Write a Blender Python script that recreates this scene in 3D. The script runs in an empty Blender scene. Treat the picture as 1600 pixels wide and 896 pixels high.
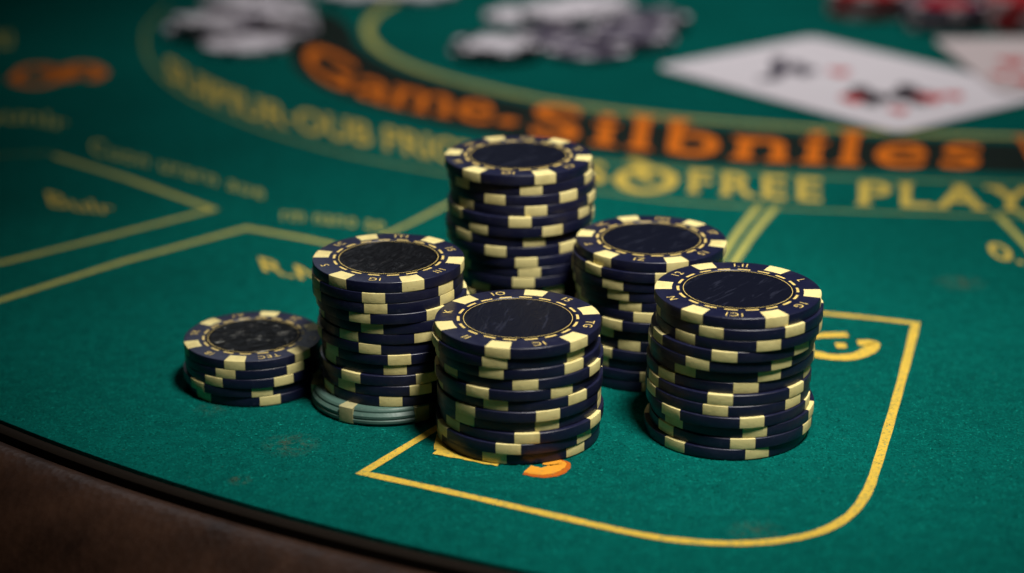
import bpy, bmesh, math, random
import numpy as np
from mathutils import Vector, Matrix
random.seed(7)
scn = bpy.context.scene
C = scn.collection
scn.view_settings.view_transform = 'Standard'; scn.view_settings.look = 'None'; scn.view_settings.exposure = 0
PI = math.pi
# ------------------------------------------------------------------ camera
F = 2920.0; TH = math.radians(20); H = 0.186
cd = bpy.data.cameras.new('camera'); cam = bpy.data.objects.new('camera', cd); C.objects.link(cam)
cam.location = (0, 0, H); cam.rotation_euler = (PI/2-TH, 0, 0)
cd.sensor_width = 36; cd.lens = F/1600*36; cd.clip_start = 0.01; cd.clip_end = 50
cd.dof.use_dof = True; cd.dof.focus_distance = 0.443; cd.dof.aperture_fstop = 6.3; cd.dof.aperture_blades = 0
scn.camera = cam
def at(px, py, z=0.0):
    a = (px-800)/F; u = (448-py)/F
    d = Vector((a, math.cos(TH)+u*math.sin(TH), -math.sin(TH)+u*math.cos(TH)))
    t = (z-H)/d.z
    return Vector((d.x*t, d.y*t, z))
# ------------------------------------------------------------------ materials
def mat(name):
    m = bpy.data.materials.new(name); m.use_nodes = True
    nt = m.node_tree; b = nt.nodes['Principled BSDF']
    return m, nt, b
def N(nt, t, **k):
    n = nt.nodes.new(t)
    for a, v in k.items(): setattr(n, a, v)
    return n
def noise(nt, scale, detail=3, rough=.6, vec=None):
    n = N(nt, 'ShaderNodeTexNoise'); n.inputs['Scale'].default_value = scale
    n.inputs['Detail'].default_value = detail; n.inputs['Roughness'].default_value = rough
    if vec: nt.links.new(vec, n.inputs['Vector'])
    return n
def ramp(nt, src, p0, p1, c0=(0,0,0,1), c1=(1,1,1,1)):
    r = N(nt, 'ShaderNodeValToRGB'); e = r.color_ramp.elements
    e[0].position = p0; e[1].position = p1; e[0].color = c0; e[1].color = c1
    nt.links.new(src, r.inputs['Fac']); return r
def mix(nt, fac, a, b):
    m = N(nt, 'ShaderNodeMix', data_type='RGBA')
    for s, v in ((0, fac), (6, a), (7, b)):
        if hasattr(v, 'is_output'): nt.links.new(v, m.inputs[s])
        elif s == 0: m.inputs[0].default_value = v
        else: m.inputs[s].default_value = (*v, 1)
    return m.outputs[2]
def coords(nt, rnd=False):
    tc = N(nt, 'ShaderNodeTexCoord')
    if not rnd: return tc.outputs['Object']
    oi = N(nt, 'ShaderNodeObjectInfo'); ad = N(nt, 'ShaderNodeVectorMath', operation='ADD')
    nt.links.new(tc.outputs['Object'], ad.inputs[0]); nt.links.new(oi.outputs['Random'], ad.inputs[1])
    return ad.outputs[0]
def bump(nt, b, h, strength, dist):
    n = N(nt, 'ShaderNodeBump'); n.inputs['Strength'].default_value = strength; n.inputs['Distance'].default_value = dist
    nt.links.new(h, n.inputs['Height']); nt.links.new(n.outputs[0], b.inputs['Normal'])

def felt_base(nt, v):
    fine = noise(nt, 1300, 4, .75, v); mid = noise(nt, 260, 4, .6, v); big = noise(nt, 14, 4, .6, v)
    c = mix(nt, ramp(nt, fine.outputs['Fac'], .33, .67).outputs['Color'], (.0003, .066, .056), (.0016, .200, .166))
    c = mix(nt, ramp(nt, mid.outputs['Fac'], .38, .70).outputs['Color'], c, (.0005, .092, .080))
    n = N(nt, 'ShaderNodeMix', data_type='RGBA', blend_type='MULTIPLY'); n.inputs[0].default_value = .7
    nt.links.new(c, n.inputs[6]); nt.links.new(ramp(nt, big.outputs['Fac'], .25, .65, (.62,.66,.66,1), (1,1,1,1)).outputs['Color'], n.inputs[7])
    return n.outputs[2], fine, mid
def felt_material():
    m, nt, b = mat('green_felt'); v = coords(nt)
    c, fine, mid = felt_base(nt, v)
    vo = N(nt, 'ShaderNodeTexVoronoi'); vo.inputs['Scale'].default_value = 170; nt.links.new(v, vo.inputs['Vector'])
    c = mix(nt, ramp(nt, vo.outputs['Distance'], .03, .07, (.25,.25,.25,1), (0,0,0,1)).outputs['Color'], c, (.06, .26, .20))
    for (px, py, r, a_) in ((455,695,.0045,.42), (375,750,.0018,.7), (1500,442,.005,.5), (1180,832,.004,.35), (330,640,.003,.2)):
        p = at(px, py)
        d = N(nt, 'ShaderNodeVectorMath', operation='DISTANCE'); nt.links.new(v, d.inputs[0]); d.inputs[1].default_value = p
        mr = N(nt, 'ShaderNodeMapRange'); mr.inputs[1].default_value = 0; mr.inputs[2].default_value = r*1.7; mr.inputs[3].default_value = a_; mr.inputs[4].default_value = 0
        nt.links.new(d.outputs['Value'], mr.inputs[0])
        mu = N(nt, 'ShaderNodeMath', operation='MULTIPLY'); nt.links.new(mr.outputs[0], mu.inputs[0])
        nt.links.new(ramp(nt, noise(nt, 420, 4, .7, v).outputs['Fac'], .44, .62).outputs['Color'], mu.inputs[1])
        c = mix(nt, mu.outputs[0], c, (.14, .085, .03))
    nt.links.new(c, b.inputs['Base Color']); b.inputs['Roughness'].default_value = .95; b.inputs['Specular IOR Level'].default_value = .03
    ad = N(nt, 'ShaderNodeMath', operation='ADD'); nt.links.new(fine.outputs['Fac'], ad.inputs[0]); nt.links.new(mid.outputs['Fac'], ad.inputs[1])
    bump(nt, b, ad.outputs[0], 1.0, .0007)
    return m
def print_material(name, col, wear=.35, col2=None):
    m, nt, b = mat(name); v = coords(nt)
    c0, fine, mid = felt_base(nt, v)
    c = mix(nt, noise(nt, 120, 3, .6, v).outputs['Fac'], col, col2 or tuple(x*.75 for x in col))
    w = ramp(nt, noise(nt, 900, 5, .75, v).outputs['Fac'], .50, .66)
    mu = N(nt, 'ShaderNodeMath', operation='MULTIPLY'); nt.links.new(w.outputs['Color'], mu.inputs[0]); mu.inputs[1].default_value = wear
    nt.links.new(mix(nt, mu.outputs[0], c, c0), b.inputs['Base Color'])
    b.inputs['Roughness'].default_value = .85; b.inputs['Specular IOR Level'].default_value = .1
    bump(nt, b, fine.outputs['Fac'], .5, .0004)
    return m
FELT = felt_material()
GOLD = print_material('gold_print', (.74,.48,.055), .5, (.54,.38,.06))
PALE = print_material('pale_gold_print', (.40,.40,.10), .3, (.48,.43,.10))
FAINT = print_material('faint_print', (.26,.32,.09), .4)
YELL = print_material('yellow_print', (.68,.50,.09), .3)
ORNG = print_material('orange_print', (.80,.19,.010), .15)
AMBR = print_material('amber_print', (.80,.34,.03), .2)
REDP = print_material('rust_print', (.50,.12,.01), .2)
BLKP = print_material('black_print', (.010,.013,.011), .3)

def plastic(name, c1, c2, rough=.45, scale=500, dirt=None, spec=.4, bs=.25, scuff=None):
    m, nt, b = mat(name); v = coords(nt, True)
    n1 = noise(nt, scale, 5, .65, v); n2 = noise(nt, scale*.25, 4, .6, v)
    c = mix(nt, n1.outputs['Fac'], c1, c2)
    if dirt: c = mix(nt, ramp(nt, n2.outputs['Fac'], .5, .72, (0,0,0,1), (.8,.8,.8,1)).outputs['Color'], c, dirt)
    if scuff:
        n3 = noise(nt, 1100, 6, .8, v)
        c = mix(nt, ramp(nt, n3.outputs['Fac'], .58, .70, (0,0,0,1), (.8,.8,.8,1)).outputs['Color'], c, scuff)
    nt.links.new(c, b.inputs['Base Color'])
    mr = N(nt, 'ShaderNodeMapRange'); mr.inputs[3].default_value = rough-.12; mr.inputs[4].default_value = rough+.2
    nt.links.new(n2.outputs['Fac'], mr.inputs[0]); nt.links.new(mr.outputs[0], b.inputs['Roughness'])
    b.inputs['Specular IOR Level'].default_value = spec
    bump(nt, b, n1.outputs['Fac'], bs, .0002)
    return m
NAVY = plastic('navy_clay', (.005,.006,.023), (.009,.011,.038), .34, 500, (.014,.016,.042), .42, .5, (.045,.05,.095))
CREAM = plastic('cream_clay', (.70,.60,.25), (.78,.68,.32), .48, 600, (.50,.41,.16), .35, .5, (.38,.32,.14))
DULLC = plastic('dull_cream_clay', (.42,.38,.19), (.50,.44,.22), .5, 600, (.25,.25,.15), .3, .5, (.2,.2,.12))
INK = plastic('gold_ink', (.76,.58,.19), (.64,.48,.15), .45, 1200, (.44,.33,.10))
GREEN = plastic('grey_green_clay', (.055,.115,.095), (.085,.155,.13), .38, 400, (.035,.07,.06), .35, .4, (.16,.22,.19))
WHITE = plastic('white_clay', (.70,.66,.72), (.78,.74,.80), .45, 400)
GREY = plastic('grey_clay', (.08,.065,.105), (.13,.115,.16), .45, 400)
BLACK = plastic('black_clay', (.02,.02,.03), (.03,.03,.045), .4, 400)
RED = plastic('red_clay', (.36,.014,.02), (.42,.022,.03), .4, 400)
PURP = plastic('dark_purple_clay', (.05,.02,.06), (.07,.03,.08), .4, 400)
ROSE = plastic('pale_rose_clay', (.62,.5,.52), (.66,.54,.56), .4, 400)
def label_mat(name, col, scale, detail, strength, dist, rough, spec, scr, lo=.60, sc2=90, st=7, w_=.04):
    m, nt, b = mat(name); v = coords(nt, True)
    mp = N(nt, 'ShaderNodeMapping'); mp.inputs['Scale'].default_value = (1, 2.6, 1); mp.inputs['Rotation'].default_value = (0,0,.6)
    nt.links.new(v, mp.inputs['Vector'])
    n1 = noise(nt, scale, detail, .6, mp.outputs[0]); n1.inputs['Distortion'].default_value = 1.0
    mp2 = N(nt, 'ShaderNodeMapping'); mp2.inputs['Scale'].default_value = (1, st, 1); mp2.inputs['Rotation'].default_value = (0,0,-.5)
    nt.links.new(v, mp2.inputs['Vector'])
    n2 = noise(nt, sc2, 5, .7, mp2.outputs[0]); n2.inputs['Distortion'].default_value = .6
    nt.links.new(mix(nt, ramp(nt, n2.outputs['Fac'], lo, lo+w_, (0,0,0,1), (1,1,1,1)).outputs['Color'], col, scr), b.inputs['Base Color'])
    b.inputs['Roughness'].default_value = rough; b.inputs['Specular IOR Level'].default_value = spec
    bump(nt, b, n1.outputs['Fac'], strength, dist)
    return m
LAB_NAVY = label_mat('navy_foil_label', (.003,.004,.011), 110, 4, .25, .0010, .42, .2, (.012,.014,.027), .57)
LAB_BLACK = label_mat('black_foil_label', (.002,.002,.003), 170, 4, .4, .0010, .36, .2, (.020,.020,.022), .58)
LAB_CRINKLE = label_mat('crinkled_black_label', (.0015,.0015,.0015), 170, 3, .5, .0010, .34, .10, (.26,.26,.24), .61, 170, 4.5, .03)  # pale streaks: scratches, with the foil's reflective highlights put into the colour
m, nt, b = mat('dark_leather'); v = coords(nt)
vo = N(nt, 'ShaderNodeTexVoronoi'); vo.inputs['Scale'].default_value = 500; nt.links.new(v, vo.inputs['Vector'])
nn = noise(nt, 60, 5, .65, v)
nt.links.new(mix(nt, ramp(nt, nn.outputs['Fac'], .3, .7).outputs['Color'], (.014,.006,.0035), (.046,.021,.012)), b.inputs['Base Color'])
b.inputs['Roughness'].default_value = .45; b.inputs['Specular IOR Level'].default_value = .3
bump(nt, b, vo.outputs['Distance'], .35, .0004)
LEATHER = m
m, nt, b = mat('black_trim'); b.inputs['Base Color'].default_value = (.010,.007,.005,1); b.inputs['Roughness'].default_value = .8; b.inputs['Specular IOR Level'].default_value = .1; TRIM = m
m, nt, b = mat('card_paper'); v = coords(nt)
nt.links.new(mix(nt, noise(nt, 30, 3, .6, v).outputs['Fac'], (.76,.71,.77), (.84,.80,.85)), b.inputs['Base Color']); b.inputs['Roughness'].default_value = .5; CARD = m
m, nt, b = mat('card_paper_pink'); b.inputs['Base Color'].default_value = (.66,.57,.58,1); b.inputs['Roughness'].default_value = .45; CARD2 = m
m, nt, b = mat('card_red_ink'); b.inputs['Base Color'].default_value = (.55,.02,.02,1); b.inputs['Roughness'].default_value = .5; CRED = m
m, nt, b = mat('card_black_ink'); b.inputs['Base Color'].default_value = (.03,.02,.03,1); b.inputs['Roughness'].default_value = .5; CBLK = m
m, nt, b = mat('card_grey_ink'); b.inputs['Base Color'].default_value = (.07,.06,.09,1); b.inputs['Roughness'].default_value = .5; CGRY = m
# ------------------------------------------------------------------ helpers
def mesh(name, verts, faces, m, smooth=None):
    me = bpy.data.meshes.new(name); me.from_pydata([tuple(v) for v in verts], [], faces); me.update()
    me.materials.append(m)
    if smooth is not None:
        for p in me.polygons: p.use_smooth = True
        me.set_sharp_from_angle(angle=math.radians(smooth))
    return me
def link(name, me, parent=None):
    o = bpy.data.objects.new(name, me); C.objects.link(o)
    if parent: o.parent = parent
    return o
def thing(name, label, cat, loc=(0,0,0), group=None):
    o = bpy.data.objects.new(name, None); C.objects.link(o); o.location = loc
    o.empty_display_size = .01
    o['label'] = label; o['category'] = cat
    if group: o['group'] = group
    return o
def catmull(pts, n=8, closed=False):
    P = [Vector(p) for p in pts]; out = []
    L = len(P)
    for i in range(L if closed else L-1):
        if closed: a, b_, c, d = P[(i-1)%L], P[i], P[(i+1)%L], P[(i+2)%L]
        else: a, b_, c, d = P[max(i-1,0)], P[i], P[i+1], P[min(i+2,L-1)]
        for k in range(n):
            t = k/n
            out.append(.5*((2*b_)+(c-a)*t+(2*a-5*b_+4*c-d)*t*t+(3*b_-a-3*c+d)*t**3))
    if not closed: out.append(P[-1])
    return out
def ribbon(name, wp, w, z, m, parent, closed=False):
    """flat printed line of width w along world points"""
    n = len(wp); vs = []; fs = []
    for i in range(n):
        p = wp[i]
        a = wp[i-1] if (i > 0 or closed) else None
        c = wp[(i+1) % n] if (i < n-1 or closed) else None
        d1 = (p-a).xy.normalized() if a is not None else None
        d2 = (c-p).xy.normalized() if c is not None else None
        if d1 is None: d1 = d2
        if d2 is None: d2 = d1
        n1 = Vector((-d1.y, d1.x)); n2 = Vector((-d2.y, d2.x))
        q = (n1+n2); q.normalize(); k = max(q.dot(n1), .35)
        ww = w*(1+.05*math.sin(i*1.7)+.04*math.sin(i*.61))
        q = q*(ww/2/k)
        vs += [(p.x+q.x, p.y+q.y, z), (p.x-q.x, p.y-q.y, z)]
    for i in range(n if closed else n-1):
        j = (i+1) % n
        fs.append((2*i, 2*i+1, 2*j+1, 2*j))
    return link(name, mesh(name, vs, fs, m), parent)
def line_px(name, pts, w, m, parent, z=.00014, smooth=True, closed=False):
    p2 = catmull([(a, b_, 0) for a, b_ in pts], 8, closed) if smooth else [Vector((a, b_, 0)) for a, b_ in pts]
    return ribbon(name, [at(p.x, p.y) for p in p2], w, z, m, parent, closed)
def densify(pts, n=6):
    o = []
    for i in range(len(pts)-1):
        for k in range(n):
            t = k/n; o.append((pts[i][0]*(1-t)+pts[i+1][0]*t, pts[i][1]*(1-t)+pts[i+1][1]*t))
    o.append(pts[-1]); return o
def glyphs(s, bold=0.0, spacing=1.0, shear=0):
    cu = bpy.data.curves.new('t', 'FONT'); cu.body = s; cu.size = 1; cu.offset = bold; cu.space_character = spacing; cu.shear = shear
    cu.resolution_u = 4
    o = bpy.data.objects.new('t', cu); C.objects.link(o)
    dg = bpy.context.evaluated_depsgraph_get(); dg.update()
    me = bpy.data.meshes.new_from_object(o.evaluated_get(dg))
    vs = [v.co.copy() for v in me.vertices]; fs = [tuple(p.vertices) for p in me.polygons]
    bpy.data.objects.remove(o); bpy.data.curves.remove(cu); bpy.data.meshes.remove(me)
    return vs, fs
CAP = max(v.y for v in glyphs('H')[0])
def add_serifs(vs, fs):
    """slab feet and heads on the ends of upright stems"""
    use = {}
    for f in fs:
        for a, b_ in zip(f, f[1:]+f[:1]): use.setdefault((min(a, b_), max(a, b_)), []).append(f)
    nv = list(vs); nf = list(fs)
    for (a, b_), ff in use.items():
        if len(ff) != 1: continue
        p, q = vs[a], vs[b_]
        if abs(p.y-q.y) > .004 or not (.05 < abs(p.x-q.x) < .17): continue
        cy = sum(vs[i].y for i in ff[0])/len(ff[0]); s = 1 if cy > p.y else -1
        x0, x1 = min(p.x, q.x)-.06, max(p.x, q.x)+.06
        k = len(nv); nv += [Vector((x0, p.y, 1)), Vector((x1, p.y, 1)), Vector((x1-.03, p.y+s*.07, 1)), Vector((x0+.03, p.y+s*.07, 1))]
        nf.append((k, k+1, k+2, k+3) if s > 0 else (k+3, k+2, k+1, k))
    return nv, nf
def text_px(name, s, pts, h0, h1, m, parent, z=.0002, lean=0, bold=.02, spacing=1.0, shear=0, serif=False):
    vs, fs = glyphs(s, bold, spacing, shear)
    if serif: vs, fs = add_serifs(vs, fs)
    x0 = min(v.x for v in vs); x1 = max(v.x for v in vs)
    pl = catmull([(a, b_, 0) for a, b_ in pts], 10)
    L = [0]
    for i in range(1, len(pl)): L.append(L[-1]+(pl[i]-pl[i-1]).length)
    def P(t):
        d = max(0, min(1, t))*L[-1]
        for i in range(1, len(pl)):
            if L[i] >= d:
                k = (d-L[i-1])/max(L[i]-L[i-1], 1e-6); return pl[i-1].lerp(pl[i], k)
        return pl[-1]
    out = []
    for v in vs:
        t = (v.x-x0)/(x1-x0); p = P(t); h = h0+(h1-h0)*t
        q = at(p.x+lean*v.y/CAP*h, p.y-v.y/CAP*h); out.append((q.x, q.y, z+(.00004 if v.z > .5 else 0)))
    return link(name, mesh(name, out, fs, m), parent)
# ------------------------------------------------------------------ table
table = thing('gaming_table', 'green felt card table with gold printed boxes and a dark padded edge', 'table')
CX, CY, RR = .202, .821, .52
path = [(CX-RR, 1.30-(1.30-CY)*i/6, -1, 0) for i in range(6)]
NA = 150
for i in range(NA+1):
    a = PI+PI*i/NA; path.append((CX+RR*math.cos(a), CY+RR*math.sin(a), math.cos(a), math.sin(a)))
path += [(CX+RR, CY+(1.30-CY)*i/6, 1, 0) for i in range(1, 7)]
def off(pt, r, z): return (pt[0]+pt[2]*r, pt[1]+pt[3]*r, z)
top = [off(q, 0, 0) for q in path]; bot = [off(q, 0, -.03) for q in path]
n = len(top)
fs = [tuple(range(n)), tuple(reversed(range(n, 2*n)))]+[(i, n+i, n+(i+1) % n, (i+1) % n) for i in range(n)]
felt = link('felt_surface', mesh('felt_surface', top+bot, fs, FELT), table)
def sweep(name, prof, m, sm=40):
    vs = [off(q, r, z) for q in path for r, z in prof]; k = len(prof); f = []
    for i in range(len(path)-1):
        for j in range(k):
            f.append((i*k+j, i*k+(j+1) % k, (i+1)*k+(j+1) % k, (i+1)*k+j))
    f.append(tuple(range(k))); f.append(tuple((len(path)-1)*k+j for j in reversed(range(k))))
    return link(name, mesh(name, vs, f, m, sm), table)
sweep('trim_strip', [(.0005,-.028), (.0028,-.028), (.0028,-.0015), (.0022,-.0008), (.0014,-.0006), (.0005,-.0008)], TRIM)
pr = [(q.x, q.y) for q in catmull([(.0032,-.052,0),(.0032,-.012,0),(.0038,-.0040,0),(.0058,-.0020,0),(.0095,-.0016,0),(.0155,-.0036,0),(.0235,-.0092,0),(.030,-.0175,0),(.0335,-.028,0),(.0345,-.040,0),(.029,-.053,0),(.014,-.058,0)], 4)]
sweep('padded_rail', pr, LEATHER, 60)
rng = np.random.default_rng(3); NF = 125000
fx = rng.uniform(-.19, .19, NF); fy = rng.uniform(.325, .60, NF)
keep = (np.hypot(fx-CX, fy-CY) < RR-.0008) & (np.abs(fx) < fy*.36); fx = fx[keep]; fy = fy[keep]; nf = len(fx)
an = rng.uniform(0, 2*PI, nf); ln = rng.uniform(.0004, .0012, nf); wd = rng.uniform(.000025, .00006, nf); be = rng.uniform(-.7, .7, nf)
V = np.zeros((nf, 4, 3)); ca, sa = np.cos(an), np.sin(an); cb, sb = np.cos(an+be), np.sin(an+be)
V[:,0] = np.stack([fx+sa*wd, fy-ca*wd, np.full(nf, .00003)], 1); V[:,1] = np.stack([fx-sa*wd, fy+ca*wd, np.full(nf, .00003)], 1)
mx, my = fx+ca*ln*.5, fy+sa*ln*.5; hz = rng.uniform(.00010, .00026, nf)
V[:,2] = np.stack([mx, my, hz], 1); V[:,3] = np.stack([mx+cb*ln*.5, my+sb*ln*.5, hz*rng.uniform(.3,1.,nf)], 1)
I = np.arange(nf)*4
Fc = np.concatenate([np.stack([I, I+1, I+2], 1), np.stack([I+1, I+3, I+2], 1)])
me = bpy.data.meshes.new('felt_fibres'); me.from_pydata(V.reshape(-1, 3).tolist(), [], Fc.tolist()); me.update()
m, nt, b = mat('felt_fibre'); v = coords(nt)
nt.links.new(mix(nt, ramp(nt, noise(nt, 1500, 3, .6, v).outputs['Fac'], .4, .6).outputs['Color'], (.0004,.07,.058), (.006,.28,.225)), b.inputs['Base Color'])
b.inputs['Roughness'].default_value = .9; b.inputs['Specular IOR Level'].default_value = .05
me.materials.append(m)
fo = link('felt_fibres', me, felt); fo['kind'] = 'stuff'
# --- printed boxes
pts = [(790,604),(690,665),(566,740)]
pts2 = [(566,740),(700,769),(850,803),(985,833),(1060,845),(1140,850),(1215,846),(1280,832),(1325,808),(1352,775),(1368,735),(1392,655),(1414,575),(1431,506)]
p = densify(pts, 5)[:-1]
pc = catmull([(a, b_, 0) for a, b_ in pts2], 6)
p += [(q.x, q.y) for q in pc]
p += densify([(1431,506),(1355,497),(1270,489),(1130,476)], 4)[1:]
line_px('betting_box_line', p, .0023, GOLD, felt, .00014, smooth=False)
line_px('printed_line', densify([(-60,490),(0,470),(190,410),(385,357),(480,374),(560,392)], 4), .0025, PALE, felt, smooth=False)
line_px('printed_line', densify([(-60,427),(0,412),(170,370),(333,328),(200,280),(85,244)], 4), .0026, PALE, felt, smooth=False)
line_px('printed_line', [(-60,247),(0,243),(85,240)], .0010, FAINT, felt)
line_px('printed_line', [(585,375),(640,350),(715,312)], .0018, PALE, felt)
line_px('printed_line', [(1118,418),(1152,365),(1188,320)], .0024, PALE, felt)
line_px('printed_line', [(1142,418),(1178,365),(1214,322)], .0024, PALE, felt)
line_px('printed_line', [(1556,334),(1590,370),(1640,425)], .0024, PALE, felt)
line_px('printed_line', [(1592,330),(1640,372)], .0024, PALE, felt)
# --- arcs and dark band
line_px('arc_line', [(650,-12),(596,16),(574,44),(590,75),(640,103),(720,128),(850,157),(1000,178),(1200,196),(1400,208),(1660,216)], .0040, PALE, felt)
line_px('arc_line', [(262,10),(228,48),(236,100),(290,150),(400,200),(520,237),(640,262),(760,282),(930,300),(1080,318),(1300,330),(1660,342)], .0014, FAINT, felt)
line_px('arc_line', [(700,222),(850,244),(960,256),(1200,273),(1400,282),(1660,287)], .0016, FAINT, felt)
up = catmull([(520,20,0),(548,44,0),(560,72,0),(620,108,0),(720,138,0),(850,167,0),(1000,190,0),(1200,207,0),(1400,218,0),(1660,226,0)], 8)
lo = catmull([(470,22,0),(458,50,0),(452,85,0),(480,124,0),(570,162,0),(700,197,0),(850,226,0),(1000,246,0),(1200,261,0),(1660,272,0)], 8)
vs = [(*at(q.x, q.y).xy, .00008) for q in up]+[(*at(q.x, q.y).xy, .00008) for q in lo]; k = len(up)
link('printed_band', mesh('printed_band', vs, [(i, k+i, k+i+1, i+1) for i in range(k-1)], BLKP), felt)
# --- lettering
text_px('lettering', 'Game', [(470,104),(530,138),(620,168),(765,194)], 42, 46, ORNG, felt, lean=.35, bold=.006, serif=True)
line_px('printed_mark', [(780,188),(806,193)], .007, ORNG, felt, .0002)
text_px('lettering', 'Silbniles', [(828,211),(950,228),(1150,249),(1350,259),(1530,263)], 49, 53, ORNG, felt, lean=.18, bold=.010, spacing=1.15, serif=True)
text_px('lettering', 'V', [(1585,264),(1650,266)], 50, 50, ORNG, felt, bold=.0, serif=True)
text_px('lettering', 'SUIPIUR·OUB PRICE', [(262,122),(330,160),(420,193),(520,217),(620,238),(745,264)], 33, 36, YELL, felt, lean=-.1, bold=.012, serif=True)
text_px('lettering', 'S', [(905,282),(948,288)], 30, 30, YELL, felt, bold=.02)
text_px('lettering', 'FREE', [(1072,301),(1180,309),(1284,316)], 35, 35, YELL, felt, bold=.016, spacing=1.2, serif=True)
text_px('lettering', 'PLAY', [(1336,320),(1480,326),(1622,331)], 35, 35, YELL, felt, bold=.018, spacing=1.2, serif=True)
line_px('printed_emblem', [(968,282),(985,296),(1012,300),(1040,294),(1050,280),(1034,268),(1006,264),(980,270)], .0046, YELL, felt, .0002, closed=True)
line_px('printed_emblem', [(985,250),(1010,262),(1000,275),(1022,284)], .0045, YELL, felt, .00024)
text_px('lettering', 'Bulr', [(78,322),(125,330),(180,336)], 22, 16, YELL, felt, lean=-.3, bold=.0)
text_px('lettering', 'Cuon urarn aue', [(142,240),(280,275),(412,312)], 22, 20, PALE, felt, bold=-.002, spacing=1.1)
text_px('lettering', 'rm nano ae', [(440,345),(520,352),(600,362)], 20, 20, PALE, felt, bold=-.002, spacing=1.1)
text_px('lettering', 'R.N', [(412,424),(455,434),(512,444)], 21, 21, YELL, felt, lean=-.4, bold=.01)
text_px('lettering', '0.5', [(1548,402),(1590,412),(1640,420)], 24, 24, YELL, felt, lean=-.3, bold=.01)
text_px('lettering', 'wunlr', [(-40,200),(30,192),(105,205)], 24, 20, PALE, felt, bold=.0)
text_px('lettering', 'ru', [(-20,75),(18,72)], 30, 30, PALE, felt, bold=.02)
line_px('printed_emblem', [(20,128),(40,108),(75,106),(92,122),(60,134),(24,130)], .005, ORNG, felt, .0002)
line_px('printed_emblem', [(62,116),(100,110),(118,122)], .010, REDP, felt, .00024)
line_px('printed_emblem', [(104,126),(112,106),(140,104),(158,116),(140,126)], .006, ORNG, felt, .00028)
line_px('printed_mark', [(1262,527),(1290,525),(1324,524)], .0034, GOLD, felt, .0002)
line_px('printed_mark', [(1262,552),(1300,559),(1335,558),(1358,548),(1362,538),(1340,537)], .0040, GOLD, felt, .0002)
line_px('printed_mark', [(1306,541),(1322,541)], .0036, GOLD, felt, .0002)
line_px('printed_mark', [(684,703),(735,713),(784,722)], .0054, GOLD, felt, .00018)
line_px('printed_mark', [(694,676),(690,688),(688,704)], .0030, GOLD, felt, .00022)
line_px('printed_mark', [(822,737),(850,742),(874,736),(877,726),(852,722)], .0038, REDP, felt, .00016)
line_px('printed_mark', [(824,734),(846,738),(866,733),(871,726),(852,722)], .0038, AMBR, felt, .00022)
# ------------------------------------------------------------------ poker chips
R = .0195; T = .00286; PITCH = .0029
def lathe(prof, seg, a0=0, a1=2*PI):
    full = abs(a1-a0-2*PI) < 1e-6
    vs = []; k = len(prof); ns = seg if full else seg+1
    for i in range(ns):
        a = a0+(a1-a0)*i/seg
        vs += [(r*math.cos(a), r*math.sin(a), z) for r, z in prof]
    return vs, k, ns, full
PLAIN = [(0.0135,0),(.0192,0),(.01938,.00003),(.01947,.00011),(.0195,.00024),(.0195,T-.00024),(.01947,T-.00011),(.01938,T-.00003),(.0192,T),(.01372,T),(.01360,T-.00012)]
GROOVED = [(0.0135,0),(.0187,0),(.0192,.0001),(.0195,.0004),(.0195,.0008),(.0192,.00102),(.0194,.0012),(.0194,.0016),(.0190,.0019),(.0187,.0021),(.0187,.0024),(.0184,T-.0001),(.0181,T),(.01372,T),(.01360,T-.00012)]
def body_mesh(m, prof=PLAIN):
    vs, k, ns, _ = lathe(prof, 112)
    f = []
    for i in range(ns):
        j = (i+1) % ns
        for q in range(k-1): f.append((i*k+q, j*k+q, j*k+q+1, i*k+q+1))
    f.append(tuple(i*k for i in reversed(range(ns)))); f.append(tuple(i*k+k-1 for i in range(ns)))
    return mesh('chip_body', vs, f, m, 32)
def spot_mesh(ang, m, half=8.6):
    e = .000015; g = .00003
    prof = [(.0168,-e),(.0192,-e),(.01940,.00002),(.0195,.00010),(.0195+g,.00024),(.0195+g,T-.00024),(.0195,T-.00010),(.01940,T-.00002),(.0192,T+e),(.01545,T+e),
            (.01545,T-.0002),(.0184,T-.0002),(.0191,T-.0008),(.0191,.0008),(.0184,.0002),(.0168,.0002)]
    a = math.radians(ang); h = math.radians(half)
    vs, k, ns, _ = lathe(prof, 8, a-h, a+h); f = []
    for i in range(ns-1):
        for q in range(k): f.append((i*k+q, (i+1)*k+q, (i+1)*k+(q+1) % k, i*k+(q+1) % k))
    f.append(tuple(range(k))); f.append(tuple((ns-1)*k+q for q in range(k)))
    me = mesh('edge_spot', vs, f, m, 32)
    bm = bmesh.new(); bm.from_mesh(me); bmesh.ops.recalc_face_normals(bm, faces=bm.faces); bm.to_mesh(me); bm.free()
    return me
def label_mesh(m):
    vs = [(0,0,T-.00004)]; f = []; rings = [.004,.008,.0115,.0131,.0134]
    S = 72
    for r in rings:
        zz = T-.00004 if r < .0133 else T-.0001
        vs += [(r*math.cos(2*PI*i/S), r*math.sin(2*PI*i/S), zz) for i in range(S)]
    for i in range(S): f.append((0, 1+i, 1+(i+1) % S))
    for q in range(len(rings)-1):
        for i in range(S):
            j = (i+1) % S; f.append((1+q*S+i, 1+(q+1)*S+i, 1+(q+1)*S+j, 1+q*S+j))
    return mesh('centre_label', vs, f, m, 40)
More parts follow.
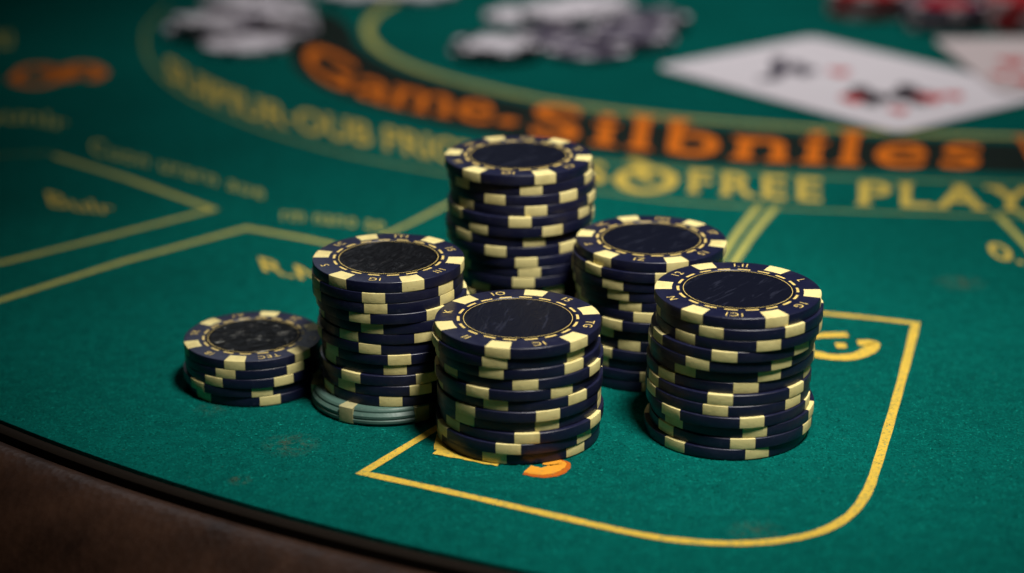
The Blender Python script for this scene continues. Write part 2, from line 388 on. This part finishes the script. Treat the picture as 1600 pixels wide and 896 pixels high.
def ring_mesh(m):
    vs = []; f = []
    def sect(r0, r1, a0, a1, n):
        b0 = len(vs)
        for i in range(n+1):
            a = a0+(a1-a0)*i/n
            vs.append((r0*math.cos(a), r0*math.sin(a), T+.00003)); vs.append((r1*math.cos(a), r1*math.sin(a), T+.00003))
        for i in range(n): f.append((b0+2*i, b0+2*i+1, b0+2*i+3, b0+2*i+2))
    sect(.01272, .01286, 0, 2*PI, 120)
    for i in range(18):
        a = 2*PI*i/18; sect(.01372, .01436, a, a+math.radians(12.5), 5)
    return mesh('dashed_ring', vs, f, m)
def lettering_mesh(m, words, rot=0):
    vs = []; f = []
    for i, w in enumerate(words):
        gv, gf = glyphs(w, .0, 1.15)
        x0 = min(v.x for v in gv); x1 = max(v.x for v in gv); s = .0021/CAP
        b0 = len(vs)
        for v in gv:
            a = math.radians(60*i+30+rot)-(v.x-(x0+x1)/2)*s/.0165; r = .0160+v.y*s
            vs.append((r*math.cos(a), r*math.sin(a), T+.00003))
        f += [tuple(b0+q for q in p_) for p_ in gf]
    return mesh('rim_lettering', vs, f, m)
def chip_meshes(bm_, sm_, half=8.6, ns=6, prof=PLAIN):
    return dict(body=body_mesh(bm_, prof), spots=[spot_mesh(i*360/ns, sm_, half) for i in range(ns)])
NAVYSET = chip_meshes(NAVY, CREAM); RING = ring_mesh(INK)
LM = {k_: label_mesh(m_) for k_, m_ in (('navy', LAB_NAVY), ('black', LAB_BLACK), ('crinkle', LAB_CRINKLE))}
def make_chip(ms, loc, rot, s, label, group=None, lab=None, ring=None, letters=None, tilt=(0,0), zs=None):
    r = thing('poker_chip', label, 'poker chip', loc, group)
    r.rotation_euler = (tilt[0], tilt[1], rot); r.scale = (s, s, zs or s)
    link('chip_body', ms['body'], r)
    for q in ms['spots']: link('edge_spot', q, r)
    if lab: link('centre_label', lab, r)
    if ring: link('dashed_ring', ring, r)
    if letters: link('rim_lettering', letters, r)
    return r
ORD = ['top','second','third','fourth','fifth','sixth','seventh','eighth','ninth','tenth','eleventh','twelfth','thirteenth','fourteenth','fifteenth','sixteenth','seventeenth','eighteenth','nineteenth']
WORDS = [['IC','TG','I5','IO','K','II'], ['ICI','1G','L','I.II','12','N'], ['IG','1II','15','ITI','IC','5'], ['ZI','15','IT','IVI','IC','T'], ['IO','CI','TI','IIT','UI','16'], ['IB','TEC','IT','IC','1V','IX']]
GREENSET = chip_meshes(GREEN, DULLC, 6, prof=GROOVED)
def stack(desc, x, y, n_, height, D, base_ang, lab, words, off=None, jit=.0004, seed=1, base_thick=1.0):
    """n_ chips of diameter D, together 'height' high"""
    rnd = random.Random(seed); s = D/.039; wob = [0, 0]
    pitch = height/(n_+base_thick-1); zs = pitch/PITCH
    for i in range(n_):                       # i=0 is the bottom
        t = n_-1-i
        wob = [wob[0]*.35+rnd.gauss(0, jit*.75), wob[1]*.35+rnd.gauss(0, jit*.6)]
        dx = max(-jit*1.6, min(jit*1.6, wob[0])); dy = max(-jit*1.3, min(jit*1.3, wob[1]))
        if off: o_ = off(i, t); dx += o_[0]; dy += o_[1]
        if t == 0: dx *= .3; dy *= .3
        rot = math.radians(base_ang) if t == 0 else rnd.uniform(0, 2*PI)
        z = .00028+(i+(base_thick-1 if i else 0))*pitch
        pos = (x+dx, y+dy, z); grp = 'chips in the '+desc
        pl = 'top chip of the '+desc if t == 0 else (('bottom chip of the '+desc) if i == 0 else ORD[t]+' from top in the '+desc)
        if base_thick > 1 and i == 0:
            make_chip(GREENSET, (x-.0012, y-.0018, z), math.radians(2), s, 'dull grey green chip with ridged edge at the bottom of the tall left stack', grp, zs=zs*base_thick*.985); continue
        if t == 0:
            extra = {'navy': 'scuffed navy centre', 'black': 'glossy black centre', 'crinkle': 'scratched black centre'}[lab]
            make_chip(NAVYSET, pos, rot, s, 'navy chip with %s, %s' % (extra, pl), grp, LM[lab], RING, lettering_mesh(INK, words), zs=zs)
        else:
            make_chip(NAVYSET, pos, rot, s, 'navy chip with cream edge spots, '+pl, grp, LM[lab], zs=zs)
stack('front middle stack', .0015, .4095, 11, .0290, .039, 256, 'navy', WORDS[0], seed=3, jit=.0006, off=lambda i, t: (.0003*math.sin(i*1.3), 0))
stack('front right stack', .0529, .4127, 13, .0348, .039, 231, 'navy', WORDS[1], seed=5, off=lambda i, t: (-.0009*min(1, t/4.), 0), jit=.0007)
stack('tall left stack', -.0303, .4320, 13, .0362, .0370, 232, 'black', WORDS[2], seed=8, off=lambda i, t: (.0014*min(1, t/6.), 0), jit=.0006, base_thick=1.6)
stack('rear right stack', .0352, .4515, 13, .0345, .0382, 226, 'navy', WORDS[3], seed=11, jit=.0006)
stack('tallest rear stack', .0017, .4760, 18, .0495, .0388, 231, 'navy', WORDS[4], seed=13, off=lambda i, t: (.0005*math.sin(t*.7)+.0011*min(1, t/8.), 0), jit=.0006)
stack('short far left stack', -.0655, .4406, 5, .0122, .0348, 202, 'crinkle', WORDS[5], seed=21, off=lambda i, t: (-.0005*(t == 3), 0), jit=.0004)
# --- blurred background chips
WS = chip_meshes(WHITE, GREY, 8); GS = chip_meshes(GREY, WHITE, 11); BS = chip_meshes(BLACK, WHITE, 12)
RS = chip_meshes(RED, ROSE, 10); PS = chip_meshes(PURP, ROSE, 10)
LW = label_mesh(WHITE); LB = label_mesh(BLACK); LR = label_mesh(RED); LG = label_mesh(GREY)
rnd = random.Random(4)
def bg(ms, lab, px, py, lv, label, group, tl=0):
    q = at(px, py)
    make_chip(ms, (q.x, q.y, .0003+lv*PITCH+abs(tl)*.019), rnd.uniform(0, 6), 1.0, label, group, lab, tilt=(tl*.6, tl))
for px, py, n_, tl in ((388,78,1,0),(330,56,2,-.10),(436,52,2,.14),(378,34,3,-.08),(420,24,2,.1)):
    for l in range(n_): bg(WS, LW, px+rnd.uniform(-9,9), py+rnd.uniform(-3,3), l, 'white chip with grey edge spots in the blurred pile at upper left', 'white chips in the upper left pile', tl if l == n_-1 else 0)
for px, py, n_, ms, lb in ((772,88,2,BS,LW),(852,70,1,GS,LG),(915,84,1,GS,LG),(985,70,2,GS,LG),(1010,46,2,BS,LG)):
    for l in range(n_): bg(ms, lb, px+rnd.uniform(-8,8), py+rnd.uniform(-2,2), l, 'dark chip with white edge spots in the blurred pile behind the tallest stack', 'dark chips behind the tallest stack')
for px, py, n_ in ((880,42,3),(820,30,1),(935,16,1),(560,-4,1),(660,-6,1)):
    for l in range(n_): bg(WS, LW, px+rnd.uniform(-9,9), py+rnd.uniform(-3,3), l, 'white chip in the blurred heap behind the dark chips at top centre', 'white chips at top centre')
for px, py, n_, ms, lb, d in ((1355,22,4,RS,LR,'red chip in the leftmost of the three blurred stacks at top right'),(1474,42,4,PS,LR,'dark purple chip in the middle of the three blurred stacks at top right'),(1598,42,5,RS,LR,'red chip in the blurred stack at the top right corner')):
    for l in range(n_): bg(ms, lb, px, py, l, d, d.replace('chip in', 'chips in'))
# ------------------------------------------------------------------ cards
def card(name, label, o, u, v, z, m):
    t = thing(name, label, 'playing card', (0,0,0))
    lu, lv = u.length, v.length; un, vn = u.normalized(), v.normalized(); r = .006; out = []
    for (cu_, cv_, a0) in ((r, r, 180), (lu-r, r, 270), (lu-r, lv-r, 0), (r, lv-r, 90)):
        for k_ in range(9):
            a = math.radians(a0+90*k_/8); q = o+un*(cu_+r*math.cos(a))+vn*(cv_+r*math.sin(a)); out.append(q)
    n_ = len(out); vs = [(q.x, q.y, z) for q in out]+[(q.x, q.y, z-.0004) for q in out]
    f = [tuple(range(n_)), tuple(reversed(range(n_, 2*n_)))]+[(i, n_+i, n_+(i+1) % n_, (i+1) % n_) for i in range(n_)]
    me = mesh('card_face', vs, f, m)
    bm = bmesh.new(); bm.from_mesh(me); bmesh.ops.recalc_face_normals(bm, faces=bm.faces); bm.to_mesh(me); bm.free()
    link('card_face', me, t); return t
def pip(kind, px, py, s, z, m, parent, ang=0):
    c = at(px, py, z); vs = []; f = []
    def poly(pl):
        b0 = len(vs)
        for a, b_ in pl: vs.append((c.x+s*a*.85, c.y+s*b_*1.5, z))
        f.append(tuple(range(b0, len(vs))))
    if kind == 'heart':
        poly([(.06*16*math.sin(t)**3, .06*(13*math.cos(t)-5*math.cos(2*t)-2*math.cos(3*t)-math.cos(4*t))) for t in [2*PI*i/40 for i in range(40)]][::-1])
        return link('heart_pip', mesh('heart_pip', vs, f, m), parent)
    for (cx_, cy_) in ((0,.5),(-.5,-.15),(.5,-.15)):
        poly([(cx_+.43*math.cos(2*PI*i/24), cy_+.43*math.sin(2*PI*i/24)) for i in range(24)])
    vs[24:48] = [(a, b_, z+.00002) for a, b_, _ in vs[24:48]]; vs[48:72] = [(a, b_, z+.00004) for a, b_, _ in vs[48:72]]
    poly([(-.1,.2),(-.3,-.9),(.3,-.9),(.1,.2)]); vs[72:] = [(a, b_, z+.00006) for a, b_, _ in vs[72:]]
    return link('club_pip', mesh('club_pip', vs, f, m), parent)
c0 = at(1023,108).xy; u = at(1403,212).xy-c0; v = at(1252,57).xy-c0
v = (v-u*(v.dot(u)/u.length_squared))
c1 = card('playing_card', 'large white playing card with black and red marks lying flat on felt', c0, u, v, .0011, CARD)
text_px('index_mark', 'J', [(1182,121),(1226,121)], 26, 26, CGRY, c1, z=.0012, bold=.035, lean=.1)
pip('club', 1250, 108, .0090, .0012, CGRY, c1)
pip('heart', 1312, 113, .0058, .0012, CRED, c1)
pip('club', 1352, 150, .0120, .0012, CBLK, c1)
pip('heart', 1332, 155, .0062, .0013, CRED, c1)
pip('club', 1426, 148, .0125, .0012, CBLK, c1)
pip('heart', 1454, 153, .0068, .0013, CRED, c1)
pip('heart', 1404, 173, .0048, .0012, CRED, c1)
pip('heart', 1490, 150, .0052, .0012, CRED, c1)
o2 = at(1560,152).xy; v2 = at(1457,68).xy-o2; u2 = Vector((v2.y, -v2.x))*1.38
c2 = card('playing_card', 'pinkish playing card overlapping the larger one at the right edge', o2, u2, v2, .0022, CARD2)
pip('heart', 1582, 98, .007, .0024, CRED, c2); pip('heart', 1562, 118, .0045, .0024, CRED, c2); pip('heart', 1600, 126, .006, .0024, CRED, c2)
# ------------------------------------------------------------------ light
w = bpy.data.worlds.new('World'); scn.world = w; w.use_nodes = True
w.node_tree.nodes['Background'].inputs[0].default_value = (.55,.75,.8,1); w.node_tree.nodes['Background'].inputs[1].default_value = .005
def spot(name, loc, target, radius, power, col, size, blend=1.0):
    l = bpy.data.lights.new(name, 'SPOT'); l.shadow_soft_size = radius; l.energy = power; l.color = col
    l.spot_size = math.radians(size); l.spot_blend = blend
    o = bpy.data.objects.new(name, l); C.objects.link(o); o.location = loc
    o.rotation_euler = (Vector(target)-Vector(loc)).to_track_quat('-Z', 'Y').to_euler(); return o
spot('key_lamp', (.18,.23,.68), (.035,.46,0), .08, 38, (1,.95,.87), 33)
spot('overhead_lamp', (.06,.84,.88), (.09,.84,0), .12, 25, (1,.96,.93), 48)
spot('back_lamp', (-.22,1.15,.50), (-.03,.44,0), .10, 1.2, (.85,.92,1), 30)
